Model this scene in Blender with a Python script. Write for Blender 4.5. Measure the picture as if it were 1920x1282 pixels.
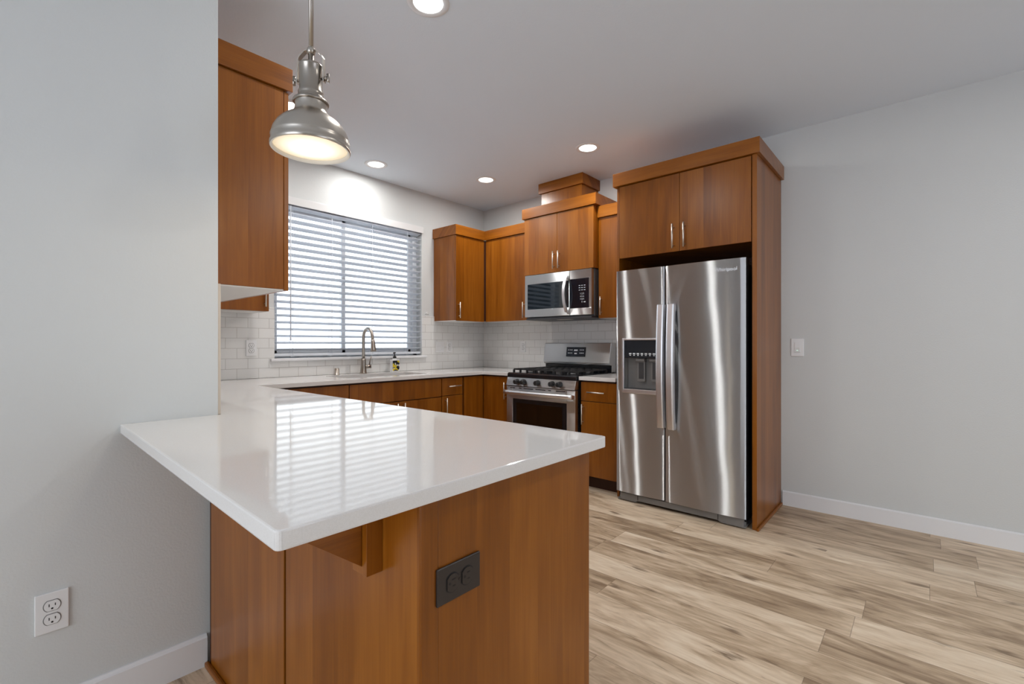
import bpy, bmesh, math, random
from mathutils import Vector, Matrix
random.seed(7)
S = bpy.context.scene
for o in list(bpy.data.objects): bpy.data.objects.remove(o)
COL = S.collection
R = math.radians

# ------------------------------------------------------------------ camera, sky, exposure
H = 1.182                                   # lens height; the place's x runs along the window wall, y along the range wall
cd = bpy.data.cameras.new('camera'); cam = bpy.data.objects.new('camera', cd); COL.objects.link(cam)
cam.location = (0, 0, H); cam.rotation_euler = (R(90), 0, R(41.24 - 90))
cd.sensor_width = 36; cd.lens = 884 / 1920 * 36; cd.shift_y = 4 / 1920; cd.clip_start = 0.02
S.camera = cam
w = bpy.data.worlds.new('overcast'); S.world = w; w.use_nodes = True
wn = w.node_tree.nodes; wl = w.node_tree.links
bg = wn['Background']; tc = wn.new('ShaderNodeTexCoord'); sp = wn.new('ShaderNodeSeparateXYZ'); rp = wn.new('ShaderNodeValToRGB')
wl.new(tc.outputs['Generated'], sp.inputs[0]); wl.new(sp.outputs['Z'], rp.inputs[0]); wl.new(rp.outputs[0], bg.inputs[0])
e = rp.color_ramp.elements
e[0].position = 0.0; e[0].color = (.74, .79, .93, 1); e[1].position = 0.12; e[1].color = (.90, .95, 1.0, 1)
bg.inputs[1].default_value = 2.6
CAN_POWER = 8.2; PENDANT_POWER = 1.3; REAR_FILL_POWER = 1.0; SIDE_POWER = 27.0
da = bpy.data.lights.new('daylight', 'AREA'); da.shape = 'RECTANGLE'; da.size = 1.5; da.size_y = 2.0  # added fill lamp, set in an unseen opening behind the camera
da.energy = REAR_FILL_POWER; da.color = (.90, .95, 1.0)
dl = bpy.data.objects.new('daylight', da); COL.objects.link(dl); dl.location = (1.5, -3.25, 1.05); dl.rotation_euler = (R(90), 0, 0)
db = bpy.data.lights.new('daylight_side', 'AREA'); db.shape = 'RECTANGLE'; db.size = 2.2; db.size_y = 2.0
db.energy = SIDE_POWER; db.color = (.83, .915, 1.0)
ds_ = bpy.data.objects.new('daylight_side', db); COL.objects.link(ds_); ds_.location = (-2.98, .4, 1.35); ds_.rotation_euler = (R(90), 0, R(-90))
vs = S.view_settings; S.display_settings.display_device = 'sRGB'
vs.view_transform = 'Standard'; vs.look = 'None'; vs.gamma = 1; vs.use_curve_mapping = False
vs.exposure = 0.08

# ------------------------------------------------------------------ materials
class N:
    def __init__(s, name):
        s.m = bpy.data.materials.new(name); s.m.use_nodes = True
        s.t = s.m.node_tree; s.b = s.t.nodes['Principled BSDF']; s.out = s.t.nodes['Material Output']
    def new(s, t, **k):
        n = s.t.nodes.new('ShaderNode' + t)
        for a, v in k.items(): setattr(n, a, v)
        return n
    def put(s, sock, v):
        if isinstance(v, bpy.types.NodeSocket): s.t.links.new(v, sock)
        elif isinstance(v, (tuple, list)) and len(v) == 3 and sock.type == 'RGBA': sock.default_value = (*v, 1)
        else: sock.default_value = v
    def math(s, op, a, b=0.0):
        n = s.new('Math', operation=op); s.put(n.inputs[0], a); s.put(n.inputs[1], b); return n.outputs[0]
    def co(s, kind='Object'):
        return s.new('TexCoord').outputs[kind]
    def xyz(s, v):
        n = s.new('SeparateXYZ'); s.put(n.inputs[0], v); return n.outputs
    def comb(s, x, y, z=0.0):
        n = s.new('CombineXYZ'); s.put(n.inputs[0], x); s.put(n.inputs[1], y); s.put(n.inputs[2], z); return n.outputs[0]
    def noise(s, v, scale, detail=3.0, rough=.55, dist=0.0):
        n = s.new('TexNoise'); s.put(n.inputs['Vector'], v); n.inputs['Scale'].default_value = scale
        n.inputs['Detail'].default_value = detail; n.inputs['Roughness'].default_value = rough; n.inputs['Distortion'].default_value = dist
        return n.outputs[0]
    def ramp(s, f, pts):
        n = s.new('ValToRGB'); s.put(n.inputs[0], f); el = n.color_ramp.elements
        while len(el) < len(pts): el.new(.5)
        for q, (p, c) in zip(el, pts): q.position = p; q.color = (*c, 1) if len(c) == 3 else c
        return n.outputs[0]
    def mix(s, f, a, b, mode='MIX'):
        n = s.new('Mix', data_type='RGBA', blend_type=mode); s.put(n.inputs[0], f); s.put(n.inputs[6], a); s.put(n.inputs[7], b); return n.outputs[2]
    def bump(s, h, strength, dist=.001):
        n = s.new('Bump'); s.put(n.inputs['Height'], h); n.inputs['Strength'].default_value = strength; n.inputs['Distance'].default_value = dist
        s.put(s.b.inputs['Normal'], n.outputs[0]); return n
    def set(s, **k):
        for a, v in k.items(): s.put(s.b.inputs[a.replace('_', ' ')], v)
        return s
MATS = {}
def plain(name, col, rough=.5, metal=0.0, **k):
    n = N(name); n.set(Base_Color=col, Roughness=rough, Metallic=metal)
    for a, v in k.items(): n.put(n.b.inputs[a.replace('_', ' ')], v)
    MATS[name] = n.m; return n
def wood(name, axis):
    n = N(name); c = n.co(); x, y, z = n.xyz(c)
    rnd = n.new('ObjectInfo').outputs['Random']; off = n.math('MULTIPLY', rnd, 37.0)
    if axis == 'z': u, v = n.math('ADD', x, y), z
    elif axis == 'x': u, v = n.math('ADD', z, y), x
    else: u, v = n.math('ADD', z, x), y
    u2 = n.math('ADD', u, off)
    board = n.math('FLOOR', n.math('MULTIPLY', u2, 9.3))
    wn_ = n.new('TexWhiteNoise', noise_dimensions='1D'); n.put(wn_.inputs['W'], board)
    bt = wn_.outputs['Value']
    v2 = n.math('ADD', v, n.math('MULTIPLY', bt, 11.0))
    broad = n.noise(n.comb(n.math('MULTIPLY', u2, 9.0), n.math('MULTIPLY', v2, 1.1)), 1.0, 3, .5, .6)
    fine = n.noise(n.comb(n.math('MULTIPLY', u2, 190.0), n.math('MULTIPLY', v2, 3.0)), 1.0, 3, .6)
    swirl = n.noise(n.comb(n.math('MULTIPLY', u2, 26.0), n.math('MULTIPLY', v2, 2.2)), 1.0, 2, .5, 1.2)
    f = n.math('ADD', n.math('MULTIPLY', broad, .55), n.math('ADD', n.math('MULTIPLY', bt, .13), .045))
    f = n.math('ADD', f, n.math('MULTIPLY', fine, .22)); f = n.math('ADD', f, n.math('MULTIPLY', swirl, .22))
    col = n.ramp(f, [(.34, (.128, .032, .0012)), (.58, (.242, .073, .0040)), (.86, (.38, .132, .013))])
    n.set(Base_Color=col, Roughness=.29)
    n.put(n.b.inputs['Specular IOR Level'], .42)
    n.bump(fine, .04, .001)
    MATS[name] = n.m
wood('wood_upright', 'z'); wood('wood_along_x', 'x'); wood('wood_along_y', 'y')
plain('wood_shadow_gap', (.045, .012, .004), .6)
def wallmat(name, col, strength=.25, scale=140):
    n = plain(name, col, .62); h = n.noise(n.co(), scale, 3, .5); n.bump(h, strength, .003); return n
wallmat('wall_paint', (.64, .655, .65)); wallmat('ceiling_bounce_tint', (.765, .83, .905), .2, 110)  # ceiling colour holds the blue of window light bounced upward
plain('white_trim', (.80, .80, .81), .35); plain('white_plastic', (.80, .80, .80), .3); plain('melamine', (.72, .70, .67), .4)
plain('vinyl', (.80, .82, .84), .35); plain('blind_white', (.70, .735, .785), .42); plain('valance_white', (.74, .74, .74), .3)
plain('black_plastic', (.012, .012, .013), .35); plain('black_enamel', (.012, .013, .016), .15); plain('cast_iron', (.016, .016, .017), .5)
plain('dark_grey', (.055, .055, .058), .45); plain('mid_grey', (.20, .195, .19), .4); plain('bronze_plate', (.026, .019, .017), .40)
plain('slot', (.005, .005, .005), .6); plain('tile_edge', (.60, .52, .43), .6); plain('marks', (.75, .78, .80), .5)
plain('oven_glass', (.012, .007, .004), .06); plain('black_glass', (.008, .010, .016), .05)
plain('micro_glass', (.010, .016, .022), .04, Specular_IOR_Level=.9)
plain('nickel', (.52, .475, .42), .30, 1.0); plain('nickel_dark', (.40, .36, .315), .28, 1.0); plain('pull_steel', (.70, .65, .58), .38, 1.0)
plain('shade_inside', (.85, .82, .75), .45); plain('basin_steel', (.36, .34, .32), .38, 1.0)
# brushed steel: the grain runs level, so highlights smear up and down
def steel(name, col, rough, wav=0.0, an=.8):
    n = N(name); t = n.t; g_ = n.new('BsdfAnisotropic'); g_.inputs['Color'].default_value = (*col, 1); g_.inputs['Anisotropy'].default_value = an
    tg = n.new('Tangent', direction_type='RADIAL', axis='Z'); n.put(g_.inputs['Tangent'], tg.outputs[0]); g_.inputs['Rotation'].default_value = STEEL_TURN
    x, y, z = n.xyz(n.co())
    g = n.noise(n.comb(n.math('MULTIPLY', n.math('ADD', x, y), 4.0), n.math('MULTIPLY', z, 900.0)), 1.0, 2, .6)
    n.put(g_.inputs['Roughness'], n.math('ADD', n.math('MULTIPLY', g, .06), rough - .03))
    if wav:
        q = n.noise(n.comb(n.math('MULTIPLY', y, 2.2), n.math('MULTIPLY', z, 2.4)), 1.0, 1, .4)
        bp = n.new('Bump'); n.put(bp.inputs['Height'], q); bp.inputs['Strength'].default_value = wav; bp.inputs['Distance'].default_value = .02
        n.put(g_.inputs['Normal'], bp.outputs[0])
    t.links.new(g_.outputs[0], n.out.inputs[0]); MATS[name] = n.m
STEEL_TURN = 0.0
steel('fridge_steel', (.79, .80, .815), .34, .16, .9); steel('appliance_steel', (.68, .685, .69), .32)
plain('handle_steel', (.80, .80, .82), .36, 1.0)
# quartz
n = plain('quartz', (.78, .765, .745), .05); q = n.noise(n.co(), 420, 2, .6)
n.put(n.b.inputs['Base Color'], n.ramp(q, [(.35, (.755, .735, .715)), (.6, (.79, .77, .755))]))
n.put(n.b.inputs['Specular IOR Level'], .31)
# subway tile
def tile(name, axis):
    n = plain(name, (.7, .7, .7), .1); x, y, z = n.xyz(n.co('Object'))
    u = x if axis == 'x' else y
    b = n.new('TexBrick', offset=.5); n.put(b.inputs['Vector'], n.comb(u, z))
    b.inputs['Scale'].default_value = 1; b.inputs['Mortar Size'].default_value = .0016; b.inputs['Mortar Smooth'].default_value = .3
    b.inputs['Brick Width'].default_value = .154; b.inputs['Row Height'].default_value = .0775; b.inputs['Bias'].default_value = 0
    n.put(b.inputs['Color1'], (.76, .755, .735)); n.put(b.inputs['Color2'], (.80, .795, .775)); n.put(b.inputs['Mortar'], (.46, .44, .41))
    n.put(n.b.inputs['Base Color'], b.outputs['Color'])
    n.put(n.b.inputs['Roughness'], n.math('ADD', n.math('MULTIPLY', b.outputs['Fac'], .5), .09))
    row = n.math('FLOOR', n.math('DIVIDE', z, .0775))
    uu = n.math('ADD', n.math('DIVIDE', u, .154), n.math('MULTIPLY', n.math('MODULO', row, 2.0), .5))
    wv = n.new('TexWhiteNoise', noise_dimensions='2D'); n.put(wv.inputs['Vector'], n.comb(n.math('FLOOR', uu), row))
    tx, ty, tz = n.xyz(wv.outputs['Color'])
    tilt = n.math('ADD', n.math('MULTIPLY', n.math('SUBTRACT', tx, .5), n.math('FRACT', uu)),
                  n.math('MULTIPLY', n.math('SUBTRACT', ty, .5), n.math('FRACT', n.math('DIVIDE', z, .0775))))
    hgt = n.math('ADD', n.math('MULTIPLY', tilt, .9), n.math('MULTIPLY', b.outputs['Fac'], -1.0))
    hgt = n.math('ADD', hgt, n.math('MULTIPLY', n.noise(n.co(), 22, 1, .5), .5))
    n.bump(hgt, .45, .0018)
tile('tile_along_x', 'x'); tile('tile_along_y', 'y')
# plank floor, planks run along y
n = plain('floor_planks', (.5, .4, .3), .42); x, y, z = n.xyz(n.co()); x = n.math('SUBTRACT', x, .025)
PW, PL = .192, 1.22
row = n.math('FLOOR', n.math('DIVIDE', x, PW))
wr = n.new('TexWhiteNoise', noise_dimensions='1D'); n.put(wr.inputs['W'], row)
yy = n.math('ADD', n.math('DIVIDE', y, PL), n.math('MULTIPLY', wr.outputs['Value'], 7.3))
wp = n.new('TexWhiteNoise', noise_dimensions='2D'); n.put(wp.inputs['Vector'], n.comb(row, n.math('FLOOR', yy)))
pid = wp.outputs['Value']; px_, py_, pz_ = n.xyz(wp.outputs['Color'])
gy = n.math('ADD', y, n.math('MULTIPLY', pid, 53.0)); gx = n.math('ADD', x, n.math('MULTIPLY', py_, 31.0))
broad = n.noise(n.comb(n.math('MULTIPLY', gx, 8.0), n.math('MULTIPLY', gy, 1.7)), 1.0, 4, .55, 1.6)
fine = n.noise(n.comb(n.math('MULTIPLY', gx, 95.0), n.math('MULTIPLY', gy, 8.0)), 1.0, 4, .65)
streak = n.noise(n.comb(n.math('MULTIPLY', gx, 22.0), n.math('MULTIPLY', gy, 2.6)), 1.0, 5, .6, 2.4)
f = n.math('ADD', n.math('MULTIPLY', broad, .75), n.math('MULTIPLY', n.math('SUBTRACT', pid, .5), .26))
f = n.math('ADD', f, n.math('MULTIPLY', n.math('SUBTRACT', fine, .5), .16)); f = n.math('ADD', f, n.math('MULTIPLY', n.math('SUBTRACT', streak, .5), .36))
f = n.math('ADD', f, .12)
base = n.ramp(f, [(.24, (.25, .165, .098)), (.42, (.50, .37, .245)), (.56, (.70, .55, .395)), (.74, (.85, .72, .555))])
knot = n.new('TexVoronoi', feature='F1', voronoi_dimensions='2D'); n.put(knot.inputs['Vector'], n.comb(n.math('MULTIPLY', gx, 5.2), n.math('MULTIPLY', gy, 2.3), 0.0)); knot.inputs['Scale'].default_value = 1.0
kw = n.math('ADD', knot.outputs['Distance'], n.math('MULTIPLY', n.math('SUBTRACT', fine, .5), .24))
kw = n.math('ADD', kw, n.math('MULTIPLY', n.math('SUBTRACT', streak, .5), .35))
kf = n.ramp(kw, [(.02, (1, 1, 1)), (.135, (0, 0, 0))])
kpick = n.math('LESS_THAN', n.xyz(knot.outputs['Color'])[0], .5)
crack = n.ramp(n.math('ADD', streak, n.math('MULTIPLY', n.math('SUBTRACT', fine, .5), .15)), [(.27, (1, 1, 1)), (.36, (0, 0, 0))])
base = n.mix(n.math('MULTIPLY', crack, .55), base, (.13, .08, .045))
base = n.mix(n.math('MULTIPLY', n.math('MULTIPLY', kf, kpick), .72), base, (.13, .075, .038))
fx = n.math('FRACT', n.math('DIVIDE', x, PW)); fy = n.math('FRACT', yy)
ex = n.math('MINIMUM', fx, n.math('SUBTRACT', 1.0, fx)); ey = n.math('MULTIPLY', n.math('MINIMUM', fy, n.math('SUBTRACT', 1.0, fy)), PL / PW)
seam = n.math('LESS_THAN', n.math('MINIMUM', ex, ey), .0065)
base = n.mix(n.math('MULTIPLY', seam, .55), base, (.14, .09, .055))
n.put(n.b.inputs['Base Color'], base)
n.put(n.b.inputs['Roughness'], n.math('ADD', n.math('MULTIPLY', fine, .2), .34)); n.bump(n.math('ADD', fine, n.math('MULTIPLY', seam, -2.0)), .12, .0008)
# glass pane
n = N('window_glass'); t = n.t
tr = n.new('BsdfTransparent'); gl = n.new('BsdfGlossy'); gl.inputs['Roughness'].default_value = .02; tr.inputs[0].default_value = (.96, .98, .98, 1)
fr = n.new('Fresnel'); fr.inputs[0].default_value = 1.45; mx = n.new('MixShader')
t.links.new(fr.outputs[0], mx.inputs[0]); t.links.new(tr.outputs[0], mx.inputs[1]); t.links.new(gl.outputs[0], mx.inputs[2]); t.links.new(mx.outputs[0], n.out.inputs[0])
MATS['window_glass'] = n.m
def glow(name, col, st):
    n = N(name); n.set(Base_Color=(.9, .9, .9), Emission_Color=col, Emission_Strength=st); MATS[name] = n.m
glow('lens_white', (1, .97, .92), 5.0);  glow('led_green', (.45, 1, .7), .9); glow('bulb_warm', (1, .90, .72), 6.0)
n = N('lens_warm'); x, y, z = n.xyz(n.co()); rr_ = n.math('SQRT', n.math('ADD', n.math('MULTIPLY', x, x), n.math('MULTIPLY', y, y)))
n.set(Base_Color=(.8, .75, .65), Roughness=.4)
n.put(n.b.inputs['Emission Color'], n.ramp(n.math('DIVIDE', rr_, .115), [(.25, (1, .93, .80)), (.95, (1, .80, .50))])); n.put(n.b.inputs['Emission Strength'], n.ramp(n.math('DIVIDE', rr_, .115), [(.2, (1, 1, 1)), (.95, (.30, .30, .30))]))
st_ = n.math('MULTIPLY', n.b.inputs['Emission Strength'].links[0].from_socket, 1.5); n.put(n.b.inputs['Emission Strength'], st_)
MATS['lens_warm'] = n.m
# lemon pattern of the soap label
n = plain('lemon_label', (.9, .9, .9), .35); vz = n.new('TexVoronoi', feature='F1'); n.put(vz.inputs['Vector'], n.co()); vz.inputs['Scale'].default_value = 48
pick = n.xyz(vz.outputs['Color'])[0]; col = n.ramp(pick, [(.0, (.01, .012, .015)), (.44, (.01, .012, .015)), (.45, (.72, .55, .03)), (.74, (.80, .66, .05)), (.75, (.75, .75, .74))])
for el in n.t.nodes:
    if el.type == 'VALTORGB': el.color_ramp.interpolation = 'CONSTANT'
n.put(n.b.inputs['Base Color'], col)

# ------------------------------------------------------------------ mesh helpers
class MB:
    def __init__(s): s.b = bmesh.new(); s.smooth = []
    def box(s, x0, x1, y0, y1, z0, z1, bev=0.0, seg=2):
        r = bmesh.ops.create_cube(s.b, size=1); vs_ = r['verts']
        for v in vs_: v.co = Vector(((x0 + x1) / 2 + v.co.x * (x1 - x0), (y0 + y1) / 2 + v.co.y * (y1 - y0), (z0 + z1) / 2 + v.co.z * (z1 - z0)))
        if bev:
            ed = list({e_ for v in vs_ for e_ in v.link_edges})
            bmesh.ops.bevel(s.b, geom=ed, offset=bev, segments=seg, affect='EDGES', profile=.6)
        return s
    def cyl(s, p0, p1, r0, r1=None, n=24, cap=True):
        p0, p1 = Vector(p0), Vector(p1); d = p1 - p0; r1 = r0 if r1 is None else r1
        m = Matrix.Translation((p0 + p1) / 2) @ d.to_track_quat('Z', 'Y').to_matrix().to_4x4()
        q = bmesh.ops.create_cone(s.b, cap_ends=cap, segments=n, radius1=r0, radius2=r1, depth=d.length, matrix=m)
        for f_ in {f_ for v in q['verts'] for f_ in v.link_faces}:
            if len(f_.verts) == 4: f_.smooth = True
        return s
    def lathe(s, prof, o=(0, 0, 0), n=48, axis='z', close=False):
        o = Vector(o); rings = []
        for r_, h_ in prof:
            ring = []
            for i in range(n):
                a = 2 * math.pi * i / n; c, d = r_ * math.cos(a), r_ * math.sin(a)
                p = Vector((c, d, h_)) if axis == 'z' else (Vector((h_, c, d)) if axis == 'x' else Vector((c, h_, d)))
                ring.append(s.b.verts.new(o + p))
            rings.append(ring)
        for a, b_ in zip(rings, rings[1:]):
            for i in range(n):
                f_ = s.b.faces.new((a[i], a[(i + 1) % n], b_[(i + 1) % n], b_[i])); f_.smooth = True
        for ring, r_ in ((rings[0], prof[0][0]), (rings[-1], prof[-1][0])):
            if close and r_ > 1e-6: s.b.faces.new(ring)
        return s
    def tube(s, pts, r_, n=14, rad=None):
        pts = [Vector(p) for p in pts]; rings = []; up = None
        for i, p in enumerate(pts):
            d = (pts[min(i + 1, len(pts) - 1)] - pts[max(i - 1, 0)]).normalized()
            if up is None: up = d.orthogonal().normalized()
            up = (up - d * up.dot(d)).normalized(); sd = d.cross(up); rr = rad[i] if rad else r_
            rings.append([s.b.verts.new(p + (up * math.cos(2 * math.pi * k / n) + sd * math.sin(2 * math.pi * k / n)) * rr) for k in range(n)])
        for a, b_ in zip(rings, rings[1:]):
            for k in range(n):
                f_ = s.b.faces.new((a[k], a[(k + 1) % n], b_[(k + 1) % n], b_[k])); f_.smooth = True
        s.b.faces.new(rings[0]); s.b.faces.new(rings[-1]); return s
    def prism(s, poly, d0, d1, axis, bev=0.0, seg=2):          # polygon in the plane across axis, pulled from d0 to d1
        def P(a, b_, d): return {'x': (d, a, b_), 'y': (a, d, b_), 'z': (a, b_, d)}[axis]
        A = [s.b.verts.new(P(a, b_, d0)) for a, b_ in poly]; B = [s.b.verts.new(P(a, b_, d1)) for a, b_ in poly]
        fs = [s.b.faces.new(A), s.b.faces.new(B)]; k = len(poly)
        for i in range(k): fs.append(s.b.faces.new((A[i], A[(i + 1) % k], B[(i + 1) % k], B[i])))
        bmesh.ops.recalc_face_normals(s.b, faces=fs)
        if bev: bmesh.ops.bevel(s.b, geom=list({e_ for f_ in fs for e_ in f_.edges}), offset=bev, segments=seg, affect='EDGES', profile=.6)
        return s
    def build(s, name, mat, parent=None, shift=True):
        bmesh.ops.recalc_face_normals(s.b, faces=s.b.faces)
        me = bpy.data.meshes.new(name); o = bpy.data.objects.new(name, me); COL.objects.link(o)
        if parent is not None:
            o.parent = parent
            if shift:
                q = parent
                while q.parent: q = q.parent
                bmesh.ops.translate(s.b, verts=s.b.verts, vec=-Vector(q.location))
        s.b.to_mesh(me); s.b.free(); me.materials.append(MATS[mat]); return o
def box(name, mat, parent, x0, x1, y0, y1, z0, z1, bev=.0015): return MB().box(x0, x1, y0, y1, z0, z1, bev).build(name, mat, parent)
def thing(name, label, cat, loc, rot=(0, 0, 0), group=None):
    o = bpy.data.objects.new(name, None); o.empty_display_size = .05; COL.objects.link(o); o.location = loc; o.rotation_euler = rot
    o['label'] = label; o['category'] = cat
    if group: o['group'] = group
    return o
def tag(o, label, cat, group=None):
    o['label'] = label; o['category'] = cat
    if group: o['group'] = group
    return o
def structure(o): o['kind'] = 'structure'; return o
def rebase(o, loc):                                             # give a single-mesh thing its own base point
    o.data.transform(Matrix.Translation(-Vector(loc))); o.location = loc; return o
def text_mesh(b, txt, size, depth, mat4):                       # lettering as a thin solid added to a builder
    cu = bpy.data.curves.new('t', 'FONT'); cu.body = txt; cu.size = size; cu.extrude = depth; cu.align_x = 'CENTER'; cu.align_y = 'CENTER'
    ob = bpy.data.objects.new('t', cu); COL.objects.link(ob); bpy.context.view_layer.update()
    me = bpy.data.meshes.new_from_object(ob.evaluated_get(bpy.context.evaluated_depsgraph_get()))
    me.transform(mat4); b.b.from_mesh(me); bpy.data.objects.remove(ob); bpy.data.curves.remove(cu); bpy.data.meshes.remove(me)
FACE_MX = Matrix(((0, 0, -1, 0), (-1, 0, 0, 0), (0, 1, 0, 0), (0, 0, 0, 1)))   # lettering that faces -x and reads left to right from the room

# ------------------------------------------------------------------ the setting
XR, YW, ZC = 3.935, 3.89, 2.74               # range wall, window wall, ceiling
XL = .605                                    # end of the near wall
structure(box('floor', 'floor_planks', None, -3.1, 4.1, -3.4, 4.1, -.05, 0, 0))
structure(box('ceiling', 'ceiling_bounce_tint', None, -3.1, 4.1, -3.4, 4.1, ZC, ZC + .05, 0))
structure(box('wall_right', 'wall_paint', None, XR, XR + .12, -3.4, 4.1, 0, ZC, 0))
structure(box('wall_left', 'wall_paint', None, -3.0, XL, 2.0, 2.12, 0, ZC, .002))
structure(box('wall_kitchen', 'wall_paint', None, XL - .12, XL - .0005, 2.12, YW, 0, ZC, 0))
b = MB(); b.box(-3.1, -3.0, -3.4, -.75, 0, ZC); b.box(-3.1, -3.0, 1.55, 2.12, 0, ZC); b.box(-3.1, -3.0, -.75, 1.55, 0, .3); b.box(-3.1, -3.0, -.75, 1.55, 2.4, ZC)
structure(b.build('wall_side', 'wall_paint'))
WX0, WX1, WZ0, WZ1 = 1.57, 3.03, 1.045, 2.375
b = MB(); b.box(XL - .12, WX0, YW, YW + .17, 0, ZC); b.box(WX1, XR, YW, YW + .17, 0, ZC); b.box(WX0, WX1, YW, YW + .17, 0, WZ0); b.box(WX0, WX1, YW, YW + .17, WZ1, ZC)
structure(b.build('wall_window', 'wall_paint'))
b = MB(); b.box(-3.1, .7, -3.4, -3.3, 0, ZC); b.box(2.3, 4.05, -3.4, -3.3, 0, ZC); b.box(.7, 2.3, -3.4, -3.3, 2.1, ZC)
structure(b.build('wall_rear', 'wall_paint'))
structure(MB().prism([(XR - .014, 0), (XR, 0), (XR, .105), (XR - .006, .105), (XR - .014, .098)], -3.3, .79, 'y').build('baseboard_right', 'white_trim'))
structure(MB().prism([(1.986, 0), (2.0, 0), (2.0, .115), (1.994, .115), (1.991, .108), (1.986, .104)], -3.0, .566, 'x').build('baseboard_left', 'white_trim'))
# window: frame, two sashes, panes, latch
win = structure(bpy.data.objects.new('window_1', None)); COL.objects.link(win); win.location = (2.3, 3.99, WZ0)
fy0, fy1 = 3.975, 4.045
b = MB(); b.box(WX0, WX0 + .03, fy0, fy1, WZ0, WZ1, .002); b.box(WX1 - .05, WX1, fy0, fy1, WZ0, WZ1, .002); b.box(WX0, WX1, fy0, fy1, WZ0, WZ0 + .05, .002); b.box(WX0, WX1, fy0, fy1, WZ1 - .05, WZ1, .002)
b.build('frame', 'vinyl', win)
def sash(x0, x1, y0, y1, wl_, wr_):
    b = MB(); z0, z1 = WZ0 + .05, WZ1 - .05
    b.box(x0, x0 + wl_, y0, y1, z0, z1, .002); b.box(x1 - wr_, x1, y0, y1, z0, z1, .002); b.box(x0, x1, y0, y1, z0, z0 + .042, .002); b.box(x0, x1, y0, y1, z1 - .042, z1, .002)
    o = b.build('sash', 'vinyl', win)
    box('pane', 'window_glass', o, x0 + wl_ - .005, x1 - wr_ + .005, (y0 + y1) / 2 - .002, (y0 + y1) / 2 + .002, z0 + .04, z1 - .04, 0); return o
sl = sash(WX0 + .03, 2.235, 3.982, 4.008, .03, .034); sash(2.205, WX1 - .05, 4.012, 4.038, .034, .03)
b = MB(); b.box(2.205, 2.225, 3.968, 3.983, 1.70, 1.77, .003); b.tube([(2.215, 3.97, 1.735), (2.213, 3.955, 1.745), (2.211, 3.95, 1.765)], .005); b.build('latch', 'vinyl', win)
structure(MB().box(1.535, 3.075, 3.852, 3.985, WZ0 + .001, WZ0 + .023, .005).build('trim_1', 'white_trim'))
# tile fields
def tilefield(name, mat, label, boxes, org):
    b = MB()
    for q in boxes: b.box(*q)
    o = tag(b.build(name, mat), label, 'tile'); return rebase(o, org)
TZ = 1.472
tilefield('tile_backsplash', 'tile_along_x', 'white subway tile backsplash along the window wall', [(XL, WX0, YW - .009, YW, .918, TZ), (WX1, XR - .001, YW - .009, YW, .918, TZ), (WX0, WX1, YW - .009, YW, .918, WZ0)], (XL, YW, .9175))
tilefield('tile_backsplash', 'tile_along_y', 'white subway tile backsplash behind the gas range', [(XR - .009, XR, 1.83, YW - .0095, .918, 1.44)], (XR, YW, .9175))
o = tag(MB().box(XL, XL + .009, 2.002, YW - .01, .918, 1.41).build('tile_backsplash', 'tile_along_y'), 'pale edge of the tiling at the end of the near left wall', 'tile'); rebase(o, (XL, YW, .9175))
o.data.materials.append(MATS['tile_edge'])
for p_ in o.data.polygons:
    if p_.normal.y < -.5: p_.material_index = 1

# ------------------------------------------------------------------ cabinet parts
def pull(parent, a, bpt, out, r=.0055):                        # bar pull between two ends, standing off along out
    a, bpt, out = Vector(a), Vector(bpt), Vector(out); d = (bpt - a).normalized(); m = MB()
    m.cyl(a + out, bpt + out, r, n=16)
    for q in (a + d * .022, bpt - d * .022): m.cyl(q, q + out, r * .75, n=12)
    return m.build('handle', 'pull_steel', parent)
def slab_x(parent, x, y0, y1, z0, z1, name='door', mat='wood_upright'):    # front facing -x, face at x
    return box(name, mat, parent, x, x + .02, y0, y1, z0, z1, .0018)
def slab_y(parent, y, x0, x1, z0, z1, name='door', mat='wood_upright'):    # front facing -y
    return box(name, mat, parent, x0, x1, y, y + .02, z0, z1, .0018)
PO = .030
# --- near upper cabinet on the end of the left wall
c = thing('wall_cabinet', 'tall cherry-stained upper cabinet beside the end of the near left wall', 'cabinet', (XL, 2.13, 1.42))
box('body', 'wood_upright', c, XL + .002, .900, 2.13, 3.545, 1.4235, 2.30)
for y0, y1 in ((2.132, 2.60), (2.603, 3.07), (3.073, 3.543)): slab_x_o = box('door', 'wood_upright', c, .9025, .9225, y0, y1, 1.419, 2.297, .0018)
box('bottom_panel', 'melamine', c, XL + .002, .9, 2.133, 3.543, 1.418, 1.4232, 0)['label'] = 'white bottom panel'
box('crown', 'wood_along_x', c, XL + .002, .936, 2.118, 3.56, 2.302, 2.402, .002)
# --- corner upper left of the window
c = thing('wall_cabinet', 'upper cabinet left of the window, mostly hidden behind the near upper cabinet', 'cabinet', (XL, YW, 1.42))
box('body', 'wood_upright', c, XL + .002, 1.405, 3.592, YW - .001, 1.4235, 2.28)
d = slab_y(c, 3.57, .94, 1.405, 1.419, 2.277); pull(d, (1.374, 3.57, 1.45), (1.374, 3.57, 1.61), (0, -PO, 0))
box('bottom_panel', 'melamine', c, XL + .004, 1.403, 3.594, YW - .012, 1.417, 1.4232, 0)['label'] = 'white bottom panel'
box('crown', 'wood_along_x', c, .942, 1.42, 3.562, YW - .001, 2.302, 2.402, .002)
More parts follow.
